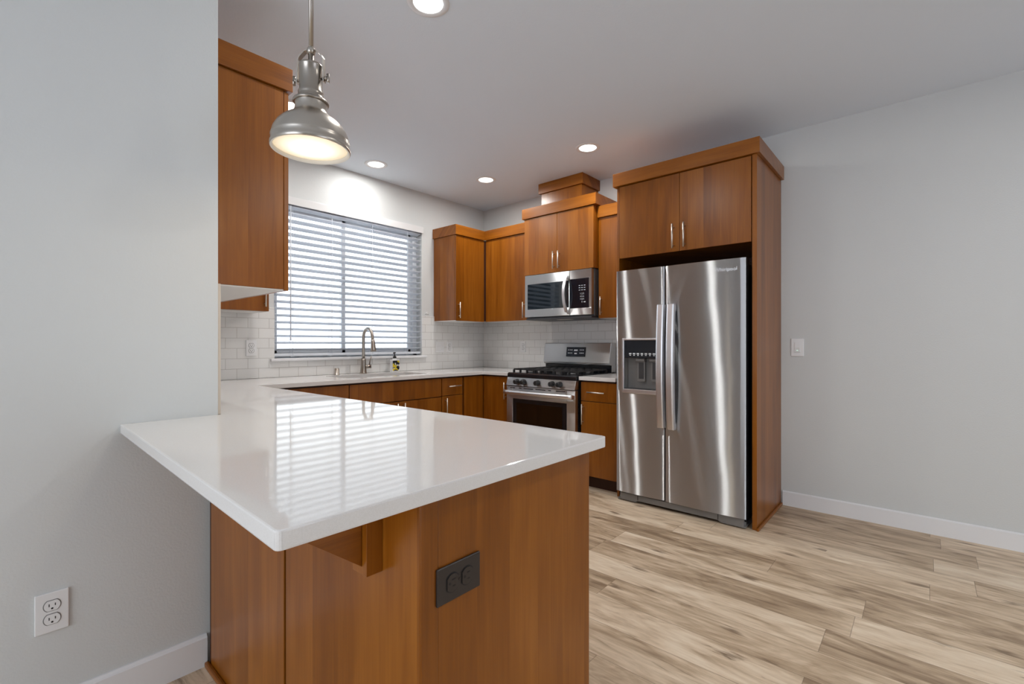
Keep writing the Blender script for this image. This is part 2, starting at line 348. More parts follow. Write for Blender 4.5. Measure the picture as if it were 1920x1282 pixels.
# --- upper right of the window
c = thing('wall_cabinet', 'upper cabinet right of the window with its side lit by daylight', 'cabinet', (3.19, YW, 1.42))
box('body', 'wood_upright', c, 3.188, 3.615, 3.566, YW - .001, 1.4235, 2.285)
d = slab_y(c, 3.545, 3.190, 3.590, 1.419, 2.282); pull(d, (3.222, 3.545, 1.445), (3.222, 3.545, 1.605), (0, -PO, 0))
box('bottom_panel', 'melamine', c, 3.19, 3.61, 3.55, YW - .012, 1.417, 1.4232, 0)['label'] = 'white bottom panel'
box('crown', 'wood_along_x', c, 3.172, 3.59, 3.528, YW - .001, 2.284, 2.384, .002)
# --- upper between corner and microwave
c = thing('wall_cabinet', 'upper cabinet with one wide door between the room corner and the microwave', 'cabinet', (XR, 3.2, 1.42))
box('body', 'wood_upright', c, 3.622, XR - .001, 2.962, 3.563, 1.4235, 2.285)
d = slab_x(c, 3.60, 2.966, 3.528, 1.419, 2.282); pull(d, (3.60, 2.992, 1.44), (3.60, 2.992, 1.60), (-PO, 0, 0))
box('corner_filler', 'wood_shadow_gap', c, 3.592, 3.621, 3.5295, 3.5645, 1.4235, 2.282, 0)
box('bottom_panel', 'melamine', c, 3.61, XR - .012, 2.966, 3.545, 1.417, 1.4232, 0)['label'] = 'white bottom panel'
box('crown', 'wood_along_y', c, 3.583, XR - .001, 2.962, 3.526, 2.284, 2.384, .002)
# --- over the microwave, with boxed vent chase
c = thing('wall_cabinet', 'two-door cabinet above the microwave with a boxed chase rising to the ceiling', 'cabinet', (XR, 2.545, 1.84))
box('body', 'wood_upright', c, 3.552, XR - .001, 2.157, 2.934, 1.846, 2.39)
d = slab_x(c, 3.53, 2.547, 2.934, 1.846, 2.387); pull(d, (3.53, 2.575, 1.875), (3.53, 2.575, 2.035), (-PO, 0, 0))
d = slab_x(c, 3.53, 2.158, 2.544, 1.846, 2.387); pull(d, (3.53, 2.517, 1.875), (3.53, 2.517, 2.035), (-PO, 0, 0))
box('crown', 'wood_along_y', c, 3.515, XR - .001, 2.128, 2.953, 2.391, 2.488, .002)
ch = box('vent_chase', 'wood_upright', c, 3.648, XR - .001, 2.352, 2.815, 2.489, 2.642)
box('chase_crown', 'wood_along_y', ch, 3.628, XR - .001, 2.332, 2.838, 2.642, ZC - .001, .002)
# --- narrow upper between microwave and refrigerator
c = thing('wall_cabinet', 'narrow upper cabinet between the microwave and the refrigerator surround', 'cabinet', (XR, 1.97, 1.42))
box('body', 'wood_upright', c, 3.622, XR - .001, 1.803, 2.150, 1.4135, 2.285)
d = slab_x(c, 3.60, 1.803, 2.148, 1.409, 2.282); pull(d, (3.60, 2.118, 1.435), (3.60, 2.118, 1.595), (-PO, 0, 0))
box('bottom_panel', 'melamine', c, 3.61, XR - .012, 1.803, 2.146, 1.407, 1.4132, 0)['label'] = 'white bottom panel'
box('crown', 'wood_along_y', c, 3.583, XR - .001, 1.803, 2.152, 2.284, 2.384, .002)
# --- refrigerator surround
c = thing('refrigerator_cabinet', 'tall wooden surround with two-door cabinet above the stainless refrigerator', 'cabinet', (XR, 1.3, 0))
box('body', 'wood_upright', c, 3.292, XR - .001, .832, 1.779, 1.846, 2.39)
d = slab_x(c, 3.27, 1.302, 1.768, 1.838, 2.386); pull(d, (3.27, 1.342, 1.858), (3.27, 1.342, 2.03), (-PO, 0, 0))
d = slab_x(c, 3.27, .836, 1.299, 1.838, 2.386); pull(d, (3.27, 1.262, 1.858), (3.27, 1.262, 2.03), (-PO, 0, 0))
box('side_panel', 'wood_upright', c, 3.268, XR - .001, .802, .830, .0, 2.39)
box('side_panel', 'wood_upright', c, 3.292, XR - .001, 1.781, 1.800, .0, 2.39)
box('crown', 'wood_along_y', c, 3.250, XR - .001, .782, 1.815, 2.391, 2.49, .002)
box('back_panel', 'wood_shadow_gap', c, XR - .01, XR - .001, .832, 1.779, .05, 1.845, 0)
box('shoe_moulding', 'wood_along_x', c, 3.254, XR - .016, .787, .8018, .0, .018, .005)

# --- base cabinets on the window wall
def toekick(c, x0, x1, y0, y1): box('toe_kick', 'wood_shadow_gap', c, x0, x1, y0, y1, 0, .10, 0)
FY = 3.27
c = thing('base_cabinet', 'base cabinet left of the sink, its front just showing above the peninsula worktop', 'cabinet', (1.55, YW, 0))
box('body', 'wood_shadow_gap', c, 1.215, 1.862, FY + .022, YW - .001, .10, .886); slab_y(c, FY, 1.24, 1.863, .112, .872); toekick(c, 1.215, 1.862, 3.35, 3.37)
c = thing('base_cabinet', 'wide sink cabinet with a plain false front below the window', 'cabinet', (2.32, YW, 0))
b = MB(); b.box(1.868, 1.886, FY + .022, YW - .001, .10, .886); b.box(2.752, 2.77, FY + .022, YW - .001, .10, .886); b.box(1.886, 2.752, FY + .022, YW - .001, .10, .12)
b.box(1.886, 2.752, YW - .02, YW - .001, .12, .886); b.box(1.886, 2.752, FY + .022, FY + .04, .69, .886); b.build('body', 'wood_shadow_gap', c)
slab_y(c, FY, 1.870, 2.768, .712, .872, 'false_front')
d = slab_y(c, FY, 1.870, 2.318, .112, .706); pull(d, (2.285, FY, .535), (2.285, FY, .695), (0, -PO, 0))
d = slab_y(c, FY, 2.321, 2.768, .112, .706); pull(d, (2.355, FY, .535), (2.355, FY, .695), (0, -PO, 0)); toekick(c, 1.868, 2.77, 3.35, 3.37)
c = thing('base_cabinet', 'narrow base cabinet with one drawer over one door, right of the sink', 'cabinet', (2.9, YW, 0))
box('body', 'wood_shadow_gap', c, 2.775, 3.05, FY + .022, YW - .001, .10, .886)
d = slab_y(c, FY, 2.777, 3.025, .716, .872, 'drawer'); pull(d, (2.835, FY, .798), (2.985, FY, .798), (0, -PO, 0))
d = slab_y(c, FY, 2.777, 3.025, .112, .711); pull(d, (2.812, FY, .535), (2.812, FY, .695), (0, -PO, 0)); toekick(c, 2.775, 3.05, 3.35, 3.37)
c = thing('base_cabinet', 'corner base cabinet with a folded pair of doors left of the range', 'cabinet', (3.6, 3.6, 0))
b = MB(); b.box(3.055, XR - .001, FY + .024, YW - .001, .10, .886); b.box(3.324, XR - .001, 2.918, FY + .024, .10, .886); b.build('body', 'wood_shadow_gap', c)
slab_y(c, FY, 3.048, 3.2985, .112, .872)
d = slab_x(c, 3.30, 2.922, 3.267, .112, .872); pull(d, (3.30, 2.968, .665), (3.30, 2.968, .825), (-PO, 0, 0)); toekick(c, 3.39, 3.41, 2.918, 3.4)
c = thing('base_cabinet', 'base cabinet with one drawer over one door between range and refrigerator', 'cabinet', (3.6, 1.97, 0))
box('body', 'wood_shadow_gap', c, 3.322, XR - .001, 1.803, 2.137, .10, .886)
d = slab_x(c, 3.30, 1.803, 2.136, .718, .872, 'drawer'); pull(d, (3.30, 2.063, .792), (3.30, 1.905, .792), (-PO, 0, 0))
d = slab_x(c, 3.30, 1.803, 2.136, .108, .713); pull(d, (3.30, 2.112, .525), (3.30, 2.112, .69), (-PO, 0, 0)); toekick(c, 3.375, 3.395, 1.803, 2.137)

# --- peninsula base
XB, YE, XK = .570, .737, 1.182
c = thing('peninsula_cabinet', 'cherry-stained peninsula base under the overhanging white worktop', 'cabinet', (.9, 1.4, 0))
box('body', 'wood_shadow_gap', c, XB + .02, XK - .022, YE + .02, 1.99, .0, .886, 0)
box('rear_body', 'wood_shadow_gap', c, XL + .011, XK - .022, 1.99, 3.29, .0, .886, 0)
for y0, y1 in ((YE + .001, 1.335), (1.348, 1.962)): box('back_panel', 'wood_upright', c, XB, XB + .019, y0, y1, .0, .886, .002)
box('back_groove', 'wood_shadow_gap', c, XB + .006, XB + .019, 1.335, 1.348, .0, .886, 0)
box('corner_post', 'wood_shadow_gap', c, XB + .004, XB + .019, 1.962, 1.986, .0, .886, 0)
box('end_panel', 'wood_upright', c, XB + .045, XK, YE, YE + .019, .0, .886, .002)
box('end_stile', 'wood_upright', c, XB + .002, XB + .0445, YE - .001, YE + .019, .0, .886, .002)
for i in range(4):
    y0 = .76 + i * .62; box('door', 'wood_upright', c, XK - .021, XK - .001, y0, y0 + .617, .112, .87, .0018)
box('shoe_moulding', 'wood_along_y', c, XB - .016, XB - .0005, YE, 1.984, 0, .019, .006)
# corbel
cb = box('corbel', 'wood_upright', c, XB - .038, XB - .0005, .864, .918, .702, .8855, .001)
MB().prism([(XB - .0385, .719), (XB - .0385, .8855), (XB - .245, .8855), (XB - .245, .872)], .881, .903, 'y', .001).build('brace', 'wood_along_x', cb)

# ------------------------------------------------------------------ worktops
CT0, CT1 = .8865, .917
def rounded(poly, rad, n=5):
    out = []; k = len(poly)
    for i, p in enumerate(poly):
        r_ = rad.get(i, 0)
        if not r_: out.append(p); continue
        p, a, q = Vector(p), Vector(poly[i - 1]), Vector(poly[(i + 1) % k]); da_, dq = (a - p).normalized(), (q - p).normalized()
        for j in range(n + 1):
            t_ = j / n; out.append(tuple(p + da_ * r_ * (1 - t_) ** 2 + dq * r_ * t_ ** 2))
    return out
def worktop(name, poly, rad, hole, label):
    b = MB(); poly = rounded(poly, rad); b.prism(poly, CT0, CT1, 'z', .0035, 2)
    o = b.build(name, 'quartz')
    if hole:
        c_ = MB().box(*hole, .86, .95, .02, 3).build('cut', 'quartz'); m = o.modifiers.new('cut', 'BOOLEAN'); m.object = c_; m.operation = 'DIFFERENCE'; m.solver = 'EXACT'
        bpy.context.view_layer.update()
        me = bpy.data.meshes.new_from_object(o.evaluated_get(bpy.context.evaluated_depsgraph_get())); o.modifiers.clear(); o.data = me; bpy.data.objects.remove(c_)
    return tag(o, label, 'worktop')
SK = (1.905, 2.705, 3.385, 3.735)
rebase(worktop('worktop', [(XL + .010, YW - .010), (XL + .010, 1.9995), (.318, 1.9995), (.281, .689), (1.203, .689), (1.203, 3.24), (3.27, 3.24), (3.27, 2.912), (XR - .010, 2.912), (XR - .010, YW - .010)],
        {3: .012, 4: .018, 5: .012, 6: .012}, SK, 'large white quartz worktop of the peninsula, running under the window to the range'), (.9, 1.4, CT0))
rebase(worktop('worktop', [(3.27, 1.803), (XR - .010, 1.803), (XR - .010, 2.139), (3.27, 2.139)], {}, None, 'small white quartz worktop between the range and the refrigerator'), (3.6, 1.97, CT0))

# ------------------------------------------------------------------ sink, faucet, soap
s = thing('sink', 'undermount steel sink basin set in the worktop below the window', 'sink', (2.305, 3.56, .68))
b = MB(); x0, x1, y0, y1 = SK[0] - .004, SK[1] + .004, SK[2] - .004, SK[3] + .004
b.box(x0 - .012, x0, y0 - .012, y1 + .012, .70, CT0 - .0005); b.box(x1, x1 + .012, y0 - .012, y1 + .012, .70, CT0 - .0005); b.box(x0, x1, y0 - .012, y0, .70, CT0 - .0005); b.box(x0, x1, y1, y1 + .012, .70, CT0 - .0005); b.box(x0 - .012, x1 + .012, y0 - .012, y1 + .012, .688, .70)
b.build('basin', 'basin_steel', s)
MB().lathe([(.001, .7035), (.03, .7035), (.042, .7012), (.045, .7002)], (2.305, 3.62, 0)).build('drain', 'nickel', s)
FX, FYY = 2.308, 3.80
s = thing('faucet', 'brushed nickel gooseneck pull-down faucet standing behind the sink', 'faucet', (FX, FYY, CT1))
MB().lathe([(.001, 0), (.033, 0), (.033, .006), (.029, .012), (.024, .06), (.0215, .12), (.0205, .135), (.001, .135)], (FX, FYY, CT1 + .0005)).build('base', 'nickel_dark', s)
dirx = Vector((.1, -.995, 0)).normalized(); o0 = Vector((FX, FYY, CT1)); rad_ = .062; hs = .325
pts = [o0 + Vector((0, 0, .134 + (hs - .134) * i / 6)) for i in range(7)]
for i in range(1, 15):
    a = math.pi * i / 15 * 1.03; pts.append(o0 + Vector((0, 0, hs)) + dirx * (rad_ - rad_ * math.cos(a)) + Vector((0, 0, rad_ * 1.25 * math.sin(a))))
end = pts[-1]; dn = (pts[-1] - pts[-2]).normalized()
pts.append(end + dn * .03)
MB().tube(pts, .0135, 16).build('spout', 'nickel', s)
p = pts[-1]; hd = Vector((dirx.x * .10, dirx.y * .10, -1)).normalized()
MB().tube([p, p + hd * .004, p + hd * .03, p + hd * .085, p + hd * .105], .014, 18, [.0135, .017, .018, .0235, .0255]).build('spray_head', 'nickel', s)
hp = o0 + Vector((0, 0, .062)); sd = Vector((.9, -.42, 0)).normalized()
hb = MB().cyl(hp, hp + sd * .066, .017, n=20).build('valve', 'nickel_dark', s)
MB().tube([hp + sd * .05 + Vector((0, 0, .012)), hp + sd * .056 + Vector((0, 0, .05)), hp + sd * .070 + Vector((0, 0, .098))], .005, 12, [.006, .005, .0045]).build('lever', 'nickel_dark', s)
o = tag(MB().lathe([(.001, 0), (.024, 0), (.024, .004), (.0195, .006), (.0195, .054), (.016, .058), (.001, .058)], (2.052, 3.80, CT1 + .0005), 32).build('air_gap_cap', 'nickel'), 'short nickel air gap cylinder left of the faucet', 'sink fitting'); rebase(o, (2.052, 3.80, CT1 + .0005))
BX, BY = 2.65, 3.815
s = thing('soap_bottle', 'hand soap bottle with lemon pattern label and black pump beside the faucet', 'soap bottle', (BX, BY, CT1))
b = MB(); b.box(BX - .040, BX + .040, BY - .022, BY + .022, CT1 + .0005, CT1 + .118, .008, 3); b.lathe([(.020, .117), (.018, .124), (.014, .130), (.001, .130)], (BX, BY, CT1)); b.build('bottle', 'white_plastic', s)
box('label', 'lemon_label', s, BX - .037, BX + .037, BY - .0235, BY - .0221, CT1 + .012, CT1 + .108, 0)['label'] = 'black, white and yellow lemon label'
b = MB(); b.lathe([(.001, .130), (.0165, .130), (.0165, .146), (.010, .152), (.0045, .154), (.0045, .178), (.012, .180), (.012, .188), (.001, .189)], (BX, BY, CT1), 24); b.tube([(BX, BY, CT1 + .184), (BX - .018, BY - .014, CT1 + .185), (BX - .03, BY - .022, CT1 + .176)], .0045, 10); b.build('pump', 'black_plastic', s)

# ------------------------------------------------------------------ window blind
s = thing('window_blind', 'white horizontal slat blind with valance hanging in the kitchen window', 'blind', (2.3, 3.92, WZ1 - .005))
b = MB(); b.box(WX0 + .002, 3.042, 3.874, 3.886, 2.318, 2.382, .003); b.box(3.030, 3.042, 3.876, 3.889, 2.318, 2.382, .002); b.build('valance', 'valance_white', s)
box('headrail', 'blind_white', s, WX0 + .01, WX1 - .01, 3.895, 3.953, 2.322, 2.37, .002)
b = MB(); Z0 = 1.118; pitch = .0555; ns = 22
for i in range(ns):
    zc = Z0 + i * pitch + .02; tilt = R(14)
    A = [b.b.verts.new((xx, 3.925 + dy * math.cos(tilt), zc - dy * math.sin(tilt) + (.0022 if abs(dy) < .02 else 0) + th)) for xx in (WX0 + .006, WX1 - .008) for th in (-.0016, .0016) for dy in (-.031, -.012, .012, .031)]
    for k in range(3):
        b.b.faces.new((A[k], A[k + 1], A[8 + k + 1], A[8 + k])); b.b.faces.new((A[4 + k], A[4 + k + 1], A[12 + k + 1], A[12 + k]))
    for p_ in ((0, 4, 12, 8), (3, 7, 15, 11)): b.b.faces.new([A[j] for j in p_])
    b.b.faces.new([A[j] for j in (0, 1, 2, 3, 7, 6, 5, 4)]); b.b.faces.new([A[8 + j] for j in (0, 1, 2, 3, 7, 6, 5, 4)])
b.build('slats', 'blind_white', s)
b = MB(); b.box(WX0 + .006, WX1 - .008, 3.899, 3.951, 1.084, 1.106, .004)
for xx in (1.72, 2.06, 2.46, 2.86): b.box(xx - .012, xx + .012, 3.905, 3.93, 1.078, 1.085, .002)
b.build('bottom_rail', 'blind_white', s)
b = MB()
for xx in (1.72, 2.06, 2.46, 2.86):
    for yy_ in (3.894, 3.956): b.cyl((xx, yy_, 1.09), (xx, yy_, 2.33), .0011, n=6)
    b.cyl((xx + .012, 3.925, 1.09), (xx + .012, 3.925, 2.33), .0011, n=6)
b.build('ladder_cords', 'blind_white', s)
b = MB(); b.cyl((1.70, 3.888, 1.25), (1.70, 3.888, 2.31), .0045, n=8); b.lathe([(.001, 0), (.007, .004), (.006, .03), (.003, .04)], (1.70, 3.888, 1.21), 12); b.build('tilt_wand', 'blind_white', s)
b = MB(); b.tube([(3.094 - .018, YW - .004, 1.492), (3.094, YW - .008, 1.512), (3.094 + .018, YW - .004, 1.492)], .004, 8); b.box(3.088, 3.100, YW - .007, YW, 1.494, 1.508, .001)
o = tag(b.build('cord_cleat', 'white_plastic'), 'small pale hook on the wall right of the window', 'hook'); rebase(o, (3.094, YW, 1.495))

# ------------------------------------------------------------------ outlets and switches (built facing -y, centre at origin)
def plate(c, w_, h_, mat): return MB().box(-w_ / 2, w_ / 2, -.006, 0, -h_ / 2, h_ / 2, .003, 3).build('plate', mat, c, False)
def receptacle(c, dx, dz, mat):
    b = MB(); pr = []
    for i in range(32):
        a = 2 * math.pi * i / 32; pr.append((dx + .0172 * math.cos(a), dz + max(-.0142, min(.0142, .0172 * math.sin(a)))))
    b.prism(pr, -.0082, -.004, 'y'); r_ = b.build('receptacle', mat, c, False)
    b = MB(); b.prism([(dx + (u_ - dx) * 1.13, dz + (v_ - dz) * 1.13) for u_, v_ in pr], -.0066, -.004, 'y'); b.build('rim_gap', 'slot' if mat == 'bronze_plate' else 'mid_grey', r_, False)
    b = MB(); b.box(dx - .0075, dx - .0055, -.0086, -.008, dz - .002, dz + .006); b.box(dx + .0055, dx + .0075, -.0086, -.008, dz - .001, dz + .006); b.cyl((dx, -.0086, dz - .0078), (dx, -.008, dz - .0078), .0026, n=12); b.build('slots', 'slot', r_, False)
def screw(c, dx, dz, mat): MB().cyl((dx, -.0068, dz), (dx, -.0055, dz), .003, n=12).build('screw', mat, c, False)
def outlet(loc, rot, label, mat='white_plastic', k=1.05):
    c = thing('outlet', label, 'outlet', loc, rot); c.scale = (k, k, k); plate(c, .072, .115, mat); receptacle(c, 0, .0195, mat); receptacle(c, 0, -.0195, mat); screw(c, 0, 0, mat); return c
def rocker(c, dx, led=False):
    MB().box(dx - .0168, dx + .0168, -.008, -.004, -.0335, .0335, .001).build('switch_frame', 'white_plastic', c, False)
    r_ = MB().prism([(-.0115, -.030), (-.0078, -.030), (-.0100, 0), (-.0078, .030), (-.0115 + .006, .030), (-.0055, -.030)], dx - .0135, dx + .0135, 'x').build('rocker', 'white_plastic', c, False)
    if led: MB().box(dx - .004, dx + .004, -.0112, -.009, -.0205, -.0175, .0005).build('indicator', 'led_green', r_, False)['label'] = 'small green indicator light'
outlet((.156, 1.9998, .369), (0, 0, 0), 'white duplex outlet low on the near left wall under the worktop edge')
outlet((.668, YE - .0002, .693), (0, R(90), 0), 'dark bronze outlet mounted sideways on the peninsula end panel', 'bronze_plate')
outlet((1.397, YW - .0092, 1.152), (0, 0, 0), 'white outlet on the tiles left of the window')
outlet((3.395, YW - .0092, 1.150), (0, 0, 0), 'white outlet on the tiles right of the window, next to the double switch', k=1.0)
outlet((XR - .0092, 3.28, 1.155), (0, 0, R(-90)), 'white outlet on the tiles left of the gas range', k=1.0)
c = thing('light_switch', 'white double switch plate on the tiles right of the window', 'switch', (3.262, YW - .0092, 1.150)); plate(c, .118, .115, 'white_plastic'); rocker(c, -.023); rocker(c, .023)
c = thing('light_switch', 'white rocker switch with green light on the bare right wall', 'switch', (XR - .0002, .697, 1.158), (0, 0, R(-90))); c.scale = (1.12,) * 3; plate(c, .072, .115, 'white_plastic'); rocker(c, 0, True); screw(c, 0, .048, 'white_plastic'); screw(c, 0, -.048, 'white_plastic')

# ------------------------------------------------------------------ refrigerator
s = thing('refrigerator', 'stainless side-by-side refrigerator with ice and water dispenser', 'refrigerator', (3.55, 1.315, 0))
FXD = 3.222
box('body', 'dark_grey', s, 3.305, 3.90, .872, 1.765, .03, 1.705, .004)
def fridge_door(name, ya, yb, z0, z1, hole=None):
    b = MB(); mid = (ya + yb) / 2; hw = (yb - ya) / 2
    def fx(y_): q = abs((y_ - mid) / hw); return FXD + .0095 * q * q + .0022 * max(0, (q - .975) / .025) ** 2
    def panel(a, c_, zz0, zz1, n=14):
        ys = [a + (c_ - a) * i / n for i in range(n + 1)]; A = [b.b.verts.new((fx(t_), t_, zz0)) for t_ in ys]; B = [b.b.verts.new((fx(t_), t_, zz1)) for t_ in ys]
        for i in range(n): f_ = b.b.faces.new((A[i], A[i + 1], B[i + 1], B[i])); f_.smooth = True
    if hole:
        ha, hb_, hz0, hz1 = hole; panel(ya, yb, z0, hz0, 24); panel(ya, yb, hz1, z1, 24); panel(ya, ha, hz0, hz1, 6); panel(hb_, yb, hz0, hz1, 8)
    else: panel(ya, yb, z0, z1, 28)
    o = b.build(name, 'fridge_steel', s)
    for p_ in o.data.polygons:
        if p_.normal.x > 0: p_.flip()
    ys = [ya + hw * 2 * i / 24 for i in range(25)]; poly = [(fx(t_) + .0004, t_) for t_ in ys] + [(3.300, yb), (3.300, ya)]
    b2 = MB()
    if hole:
        for a, c_, zz0, zz1 in ((ya, yb, z0, hz0), (ya, yb, hz1, z1), (ya, ha, hz0, hz1), (hb_, yb, hz0, hz1)): b2.box(FXD + .014, 3.300, a, c_, zz0, zz1)
        for zz in ((z0, z0 + .003), (z1 - .003, z1)): b2.prism(poly, *zz, 'z')
        b2.box(FXD + .013, FXD + .015, ya, ya + .003, z0, z1); 
    else: b2.prism(poly, z0, z1, 'z')
    b2.build('door_core', 'black_plastic', o); return o
DA, DB, DZ0, DZ1 = 1.405, 1.708, .832, 1.214
fz = fridge_door('freezer_door', 1.394, 1.772, .070, 1.735, (DA, DB, DZ0, DZ1))
rf = fridge_door('refrigerator_door', .857, 1.386, .066, 1.735)
def bar(parent, y0, y1, z0, z1):
    b = MB(); n_ = 24; st = []
    for i in range(n_ + 1):
        t_ = i / n_; z_ = z0 + (z1 - z0) * t_; bow = .022 * (1 - (2 * t_ - 1) ** 2); x_ = FXD - .036 - bow
        st.append([b.b.verts.new((xx, yy_, z_)) for xx, yy_ in ((x_, y0), (x_ - .004, (y0 * .8 + y1 * .2)), (x_ - .004, (y0 * .2 + y1 * .8)), (x_, y1), (x_ + .032, y1), (x_ + .032, y0))])
    for a, c_ in zip(st, st[1:]):
        for k in range(6): b.b.faces.new((a[k], a[(k + 1) % 6], c_[(k + 1) % 6], c_[k]))
    b.b.faces.new(st[0]); b.b.faces.new(st[-1])
    for zz in (z0 + .012, z1 - .042): b.box(FXD - .024, FXD + .006, y0 + .004, y1 - .004, zz, zz + .03, .003)
    return b.build('handle', 'handle_steel', parent)
bar(fz, 1.380, 1.428, .592, 1.460); bar(rf, 1.306, 1.356, .587, 1.460)
# dispenser
b = MB(); b.box(FXD - .004, FXD + .02, DB - .004, DB + .010, DZ0 - .012, DZ1 + .010, .003); b.box(FXD - .004, FXD + .02, DA - .008, DA + .004, DZ0 - .012, DZ1 + .010, .003)
b.box(FXD - .004, FXD + .02, DA, DB, DZ1 - .003, DZ1 + .010, .003); b.box(FXD - .006, FXD + .03, DA, DB, DZ0 - .014, DZ0 + .016, .003); dp = b.build('dispenser', 'handle_steel', fz)
b = MB(); b.box(3.290, 3.298, DA, DB, DZ0, DZ1); b.box(FXD + .012, 3.295, DA - .001, DA + .004, DZ0, DZ1); b.box(FXD + .012, 3.295, DB - .004, DB + .001, DZ0, DZ1); b.build('recess', 'mid_grey', dp)
box('control_panel', 'black_glass', dp, FXD + .004, 3.28, DA + .004, DB - .004, DZ1 - .135, DZ1 - .004, .003)
b = MB()
for i in range(7): b.box(FXD + .0033, FXD + .0039, 1.655 - i * .031 - .010, 1.655 - i * .031 + .010, 1.106, 1.116); b.box(FXD + .0033, FXD + .0039, 1.655 - i * .031 - .006, 1.655 - i * .031 + .006, 1.096, 1.102)
b.build('buttons', 'marks', dp)
for yy_ in (1.585, 1.478):
    b = MB(); b.box(3.262, 3.270, yy_ - .030, yy_ + .030, .905, 1.055, .004); b.box(3.240, 3.290, yy_ - .034, yy_ + .034, 1.055, 1.075, .004); pd = b.build('paddle', 'mid_grey', dp)
    box('pad', 'dark_grey', pd, 3.259, 3.2622, yy_ - .020, yy_ + .018, .925, 1.045, 0)
box('drip_tray', 'dark_grey', dp, FXD + .01, 3.29, DA + .004, DB - .004, DZ0 + .0005, DZ0 + .020, .002)
b = MB(); text_mesh(b, 'Whirlpool', .034, .0006, Matrix.Translation((FXD + .0026, .978, 1.668)) @ Matrix.Rotation(R(2.1), 4, 'Z') @ FACE_MX); b.build('badge', 'handle_steel', rf)['label'] = 'small raised maker lettering'
gr = MB().prism([(1.745, .008), (1.62, .008), (1.60, .020), (1.03, .020), (1.01, .008), (.872, .008), (.872, .062), (1.745, .062)], 3.238, 3.262, 'x', .002).build('base_grille', 'mid_grey', s)
for yy_ in (1.60, 1.03): box('grille_joint', 'slot', gr, 3.2365, 3.2378, yy_ - .002, yy_ + .002, .024, .060, 0)
for y0, y1 in ((.862, .900), (1.735, 1.768)):
    b = MB(); b.box(3.245, 3.40, y0, y1, .004, .016, .002); b.cyl((3.28, y0 + .006, .018), (3.28, y1 - .006, .018), .0175, n=20); b.build('roller_foot', 'mid_grey', s)
for y0 in (.866, 1.745): box('hinge_cap', 'mid_grey', s, 3.305, 3.40, y0, y0 + .02, 1.7055, 1.722, .003)
b = MB(); b.box(3.3005, 3.304, .866, 1.386, .07, 1.70); b.box(3.3005, 3.304, 1.394, 1.766, .07, 1.70); b.build('door_gasket', 'mid_grey', s)

# ------------------------------------------------------------------ gas range
s = thing('gas_range', 'stainless gas range with black cooktop and oven window', 'range', (3.55, 2.525, 0))
RY0, RY1 = 2.150, 2.902
box('body', 'black_enamel', s, 3.275, 3.90, RY0 + .004, RY1 - .004, .03, .884, .002)
b = MB(); b.prism([(3.246, .880), (3.246, .912), (3.262, .922), (3.84, .922), (3.84, .886), (3.29, .880)], RY0, RY1, 'y', .003); b.build('cooktop', 'black_enamel', s)
cp = MB().prism([(3.228, .806), (3.248, .8795), (3.30, .8795), (3.30, .806)], RY0, RY1, 'y', .003).build('control_panel', 'appliance_steel', s)
for yy_ in (2.775, 2.695, 2.540, 2.383, 2.303):
    b = MB(); b.lathe([(.001, -.040), (.017, -.040), (.0205, -.036), (.022, -.010), (.025, -.004), (.025, .006)], (3.236, yy_, .843), 28, 'x'); b.box(3.192, 3.204, yy_ - .004, yy_ + .004, .824, .862, .0015); b.build('knob', 'black_plastic', cp)
b = MB(); wy0, wy1, wz0, wz1 = 2.235, 2.828, .300, .690; dx0, dx1 = 3.236, 3.274
b.box(dx0, dx1, RY0, wy0, .195, .800, .003); b.box(dx0, dx1, wy1, RY1, .195, .800, .003); b.box(dx0, dx1, wy0, wy1, .195, wz0, .001); b.box(dx0, dx1, wy0, wy1, wz1, .800, .001)
od = b.build('oven_door', 'appliance_steel', s)
box('window_surround', 'black_enamel', od, dx0 + .002, dx1, wy0, wy1, wz0, wz1, 0)
box('window', 'oven_glass', od, dx0 - .0005, dx0 + .0025, wy0 + .045, wy1 - .045, wz0 + .04, wz1 - .035, .001)
for y0, y1 in ((2.86, 2.80), (2.755, 2.725), (2.70, 2.59), (2.565, 2.455), (2.425, 2.395), (2.345, 2.25)): box('vent_slot', 'slot', od, dx0 - .0006, dx0 + .001, y1, y0, .782, .789, 0)
b = MB(); hz = .748; n_ = 20; st = []
for i in range(n_ + 1):
    t_ = i / n_; y_ = RY1 - .004 + (RY0 - RY1 + .008) * t_; x_ = 3.202 - .012 * (1 - (2 * t_ - 1) ** 2)
    st.append((x_, y_, hz))
b.tube(st, .019, 18); 
for yy_ in (RY0 + .018, RY1 - .018): b.box(3.195, dx0 + .002, yy_ - .014, yy_ + .014, hz - .016, hz + .016, .005)
b.build('handle', 'handle_steel', od)
box('storage_drawer', 'appliance_steel', s, 3.240, 3.274, RY0, RY1, .045, .188, .003)
for yy_ in (RY0 + .05, RY1 - .05):
    for xx in (3.31, 3.84): MB().cyl((xx, yy_, 0), (xx, yy_, .035), .016, n=16).build('foot', 'black_plastic', s)
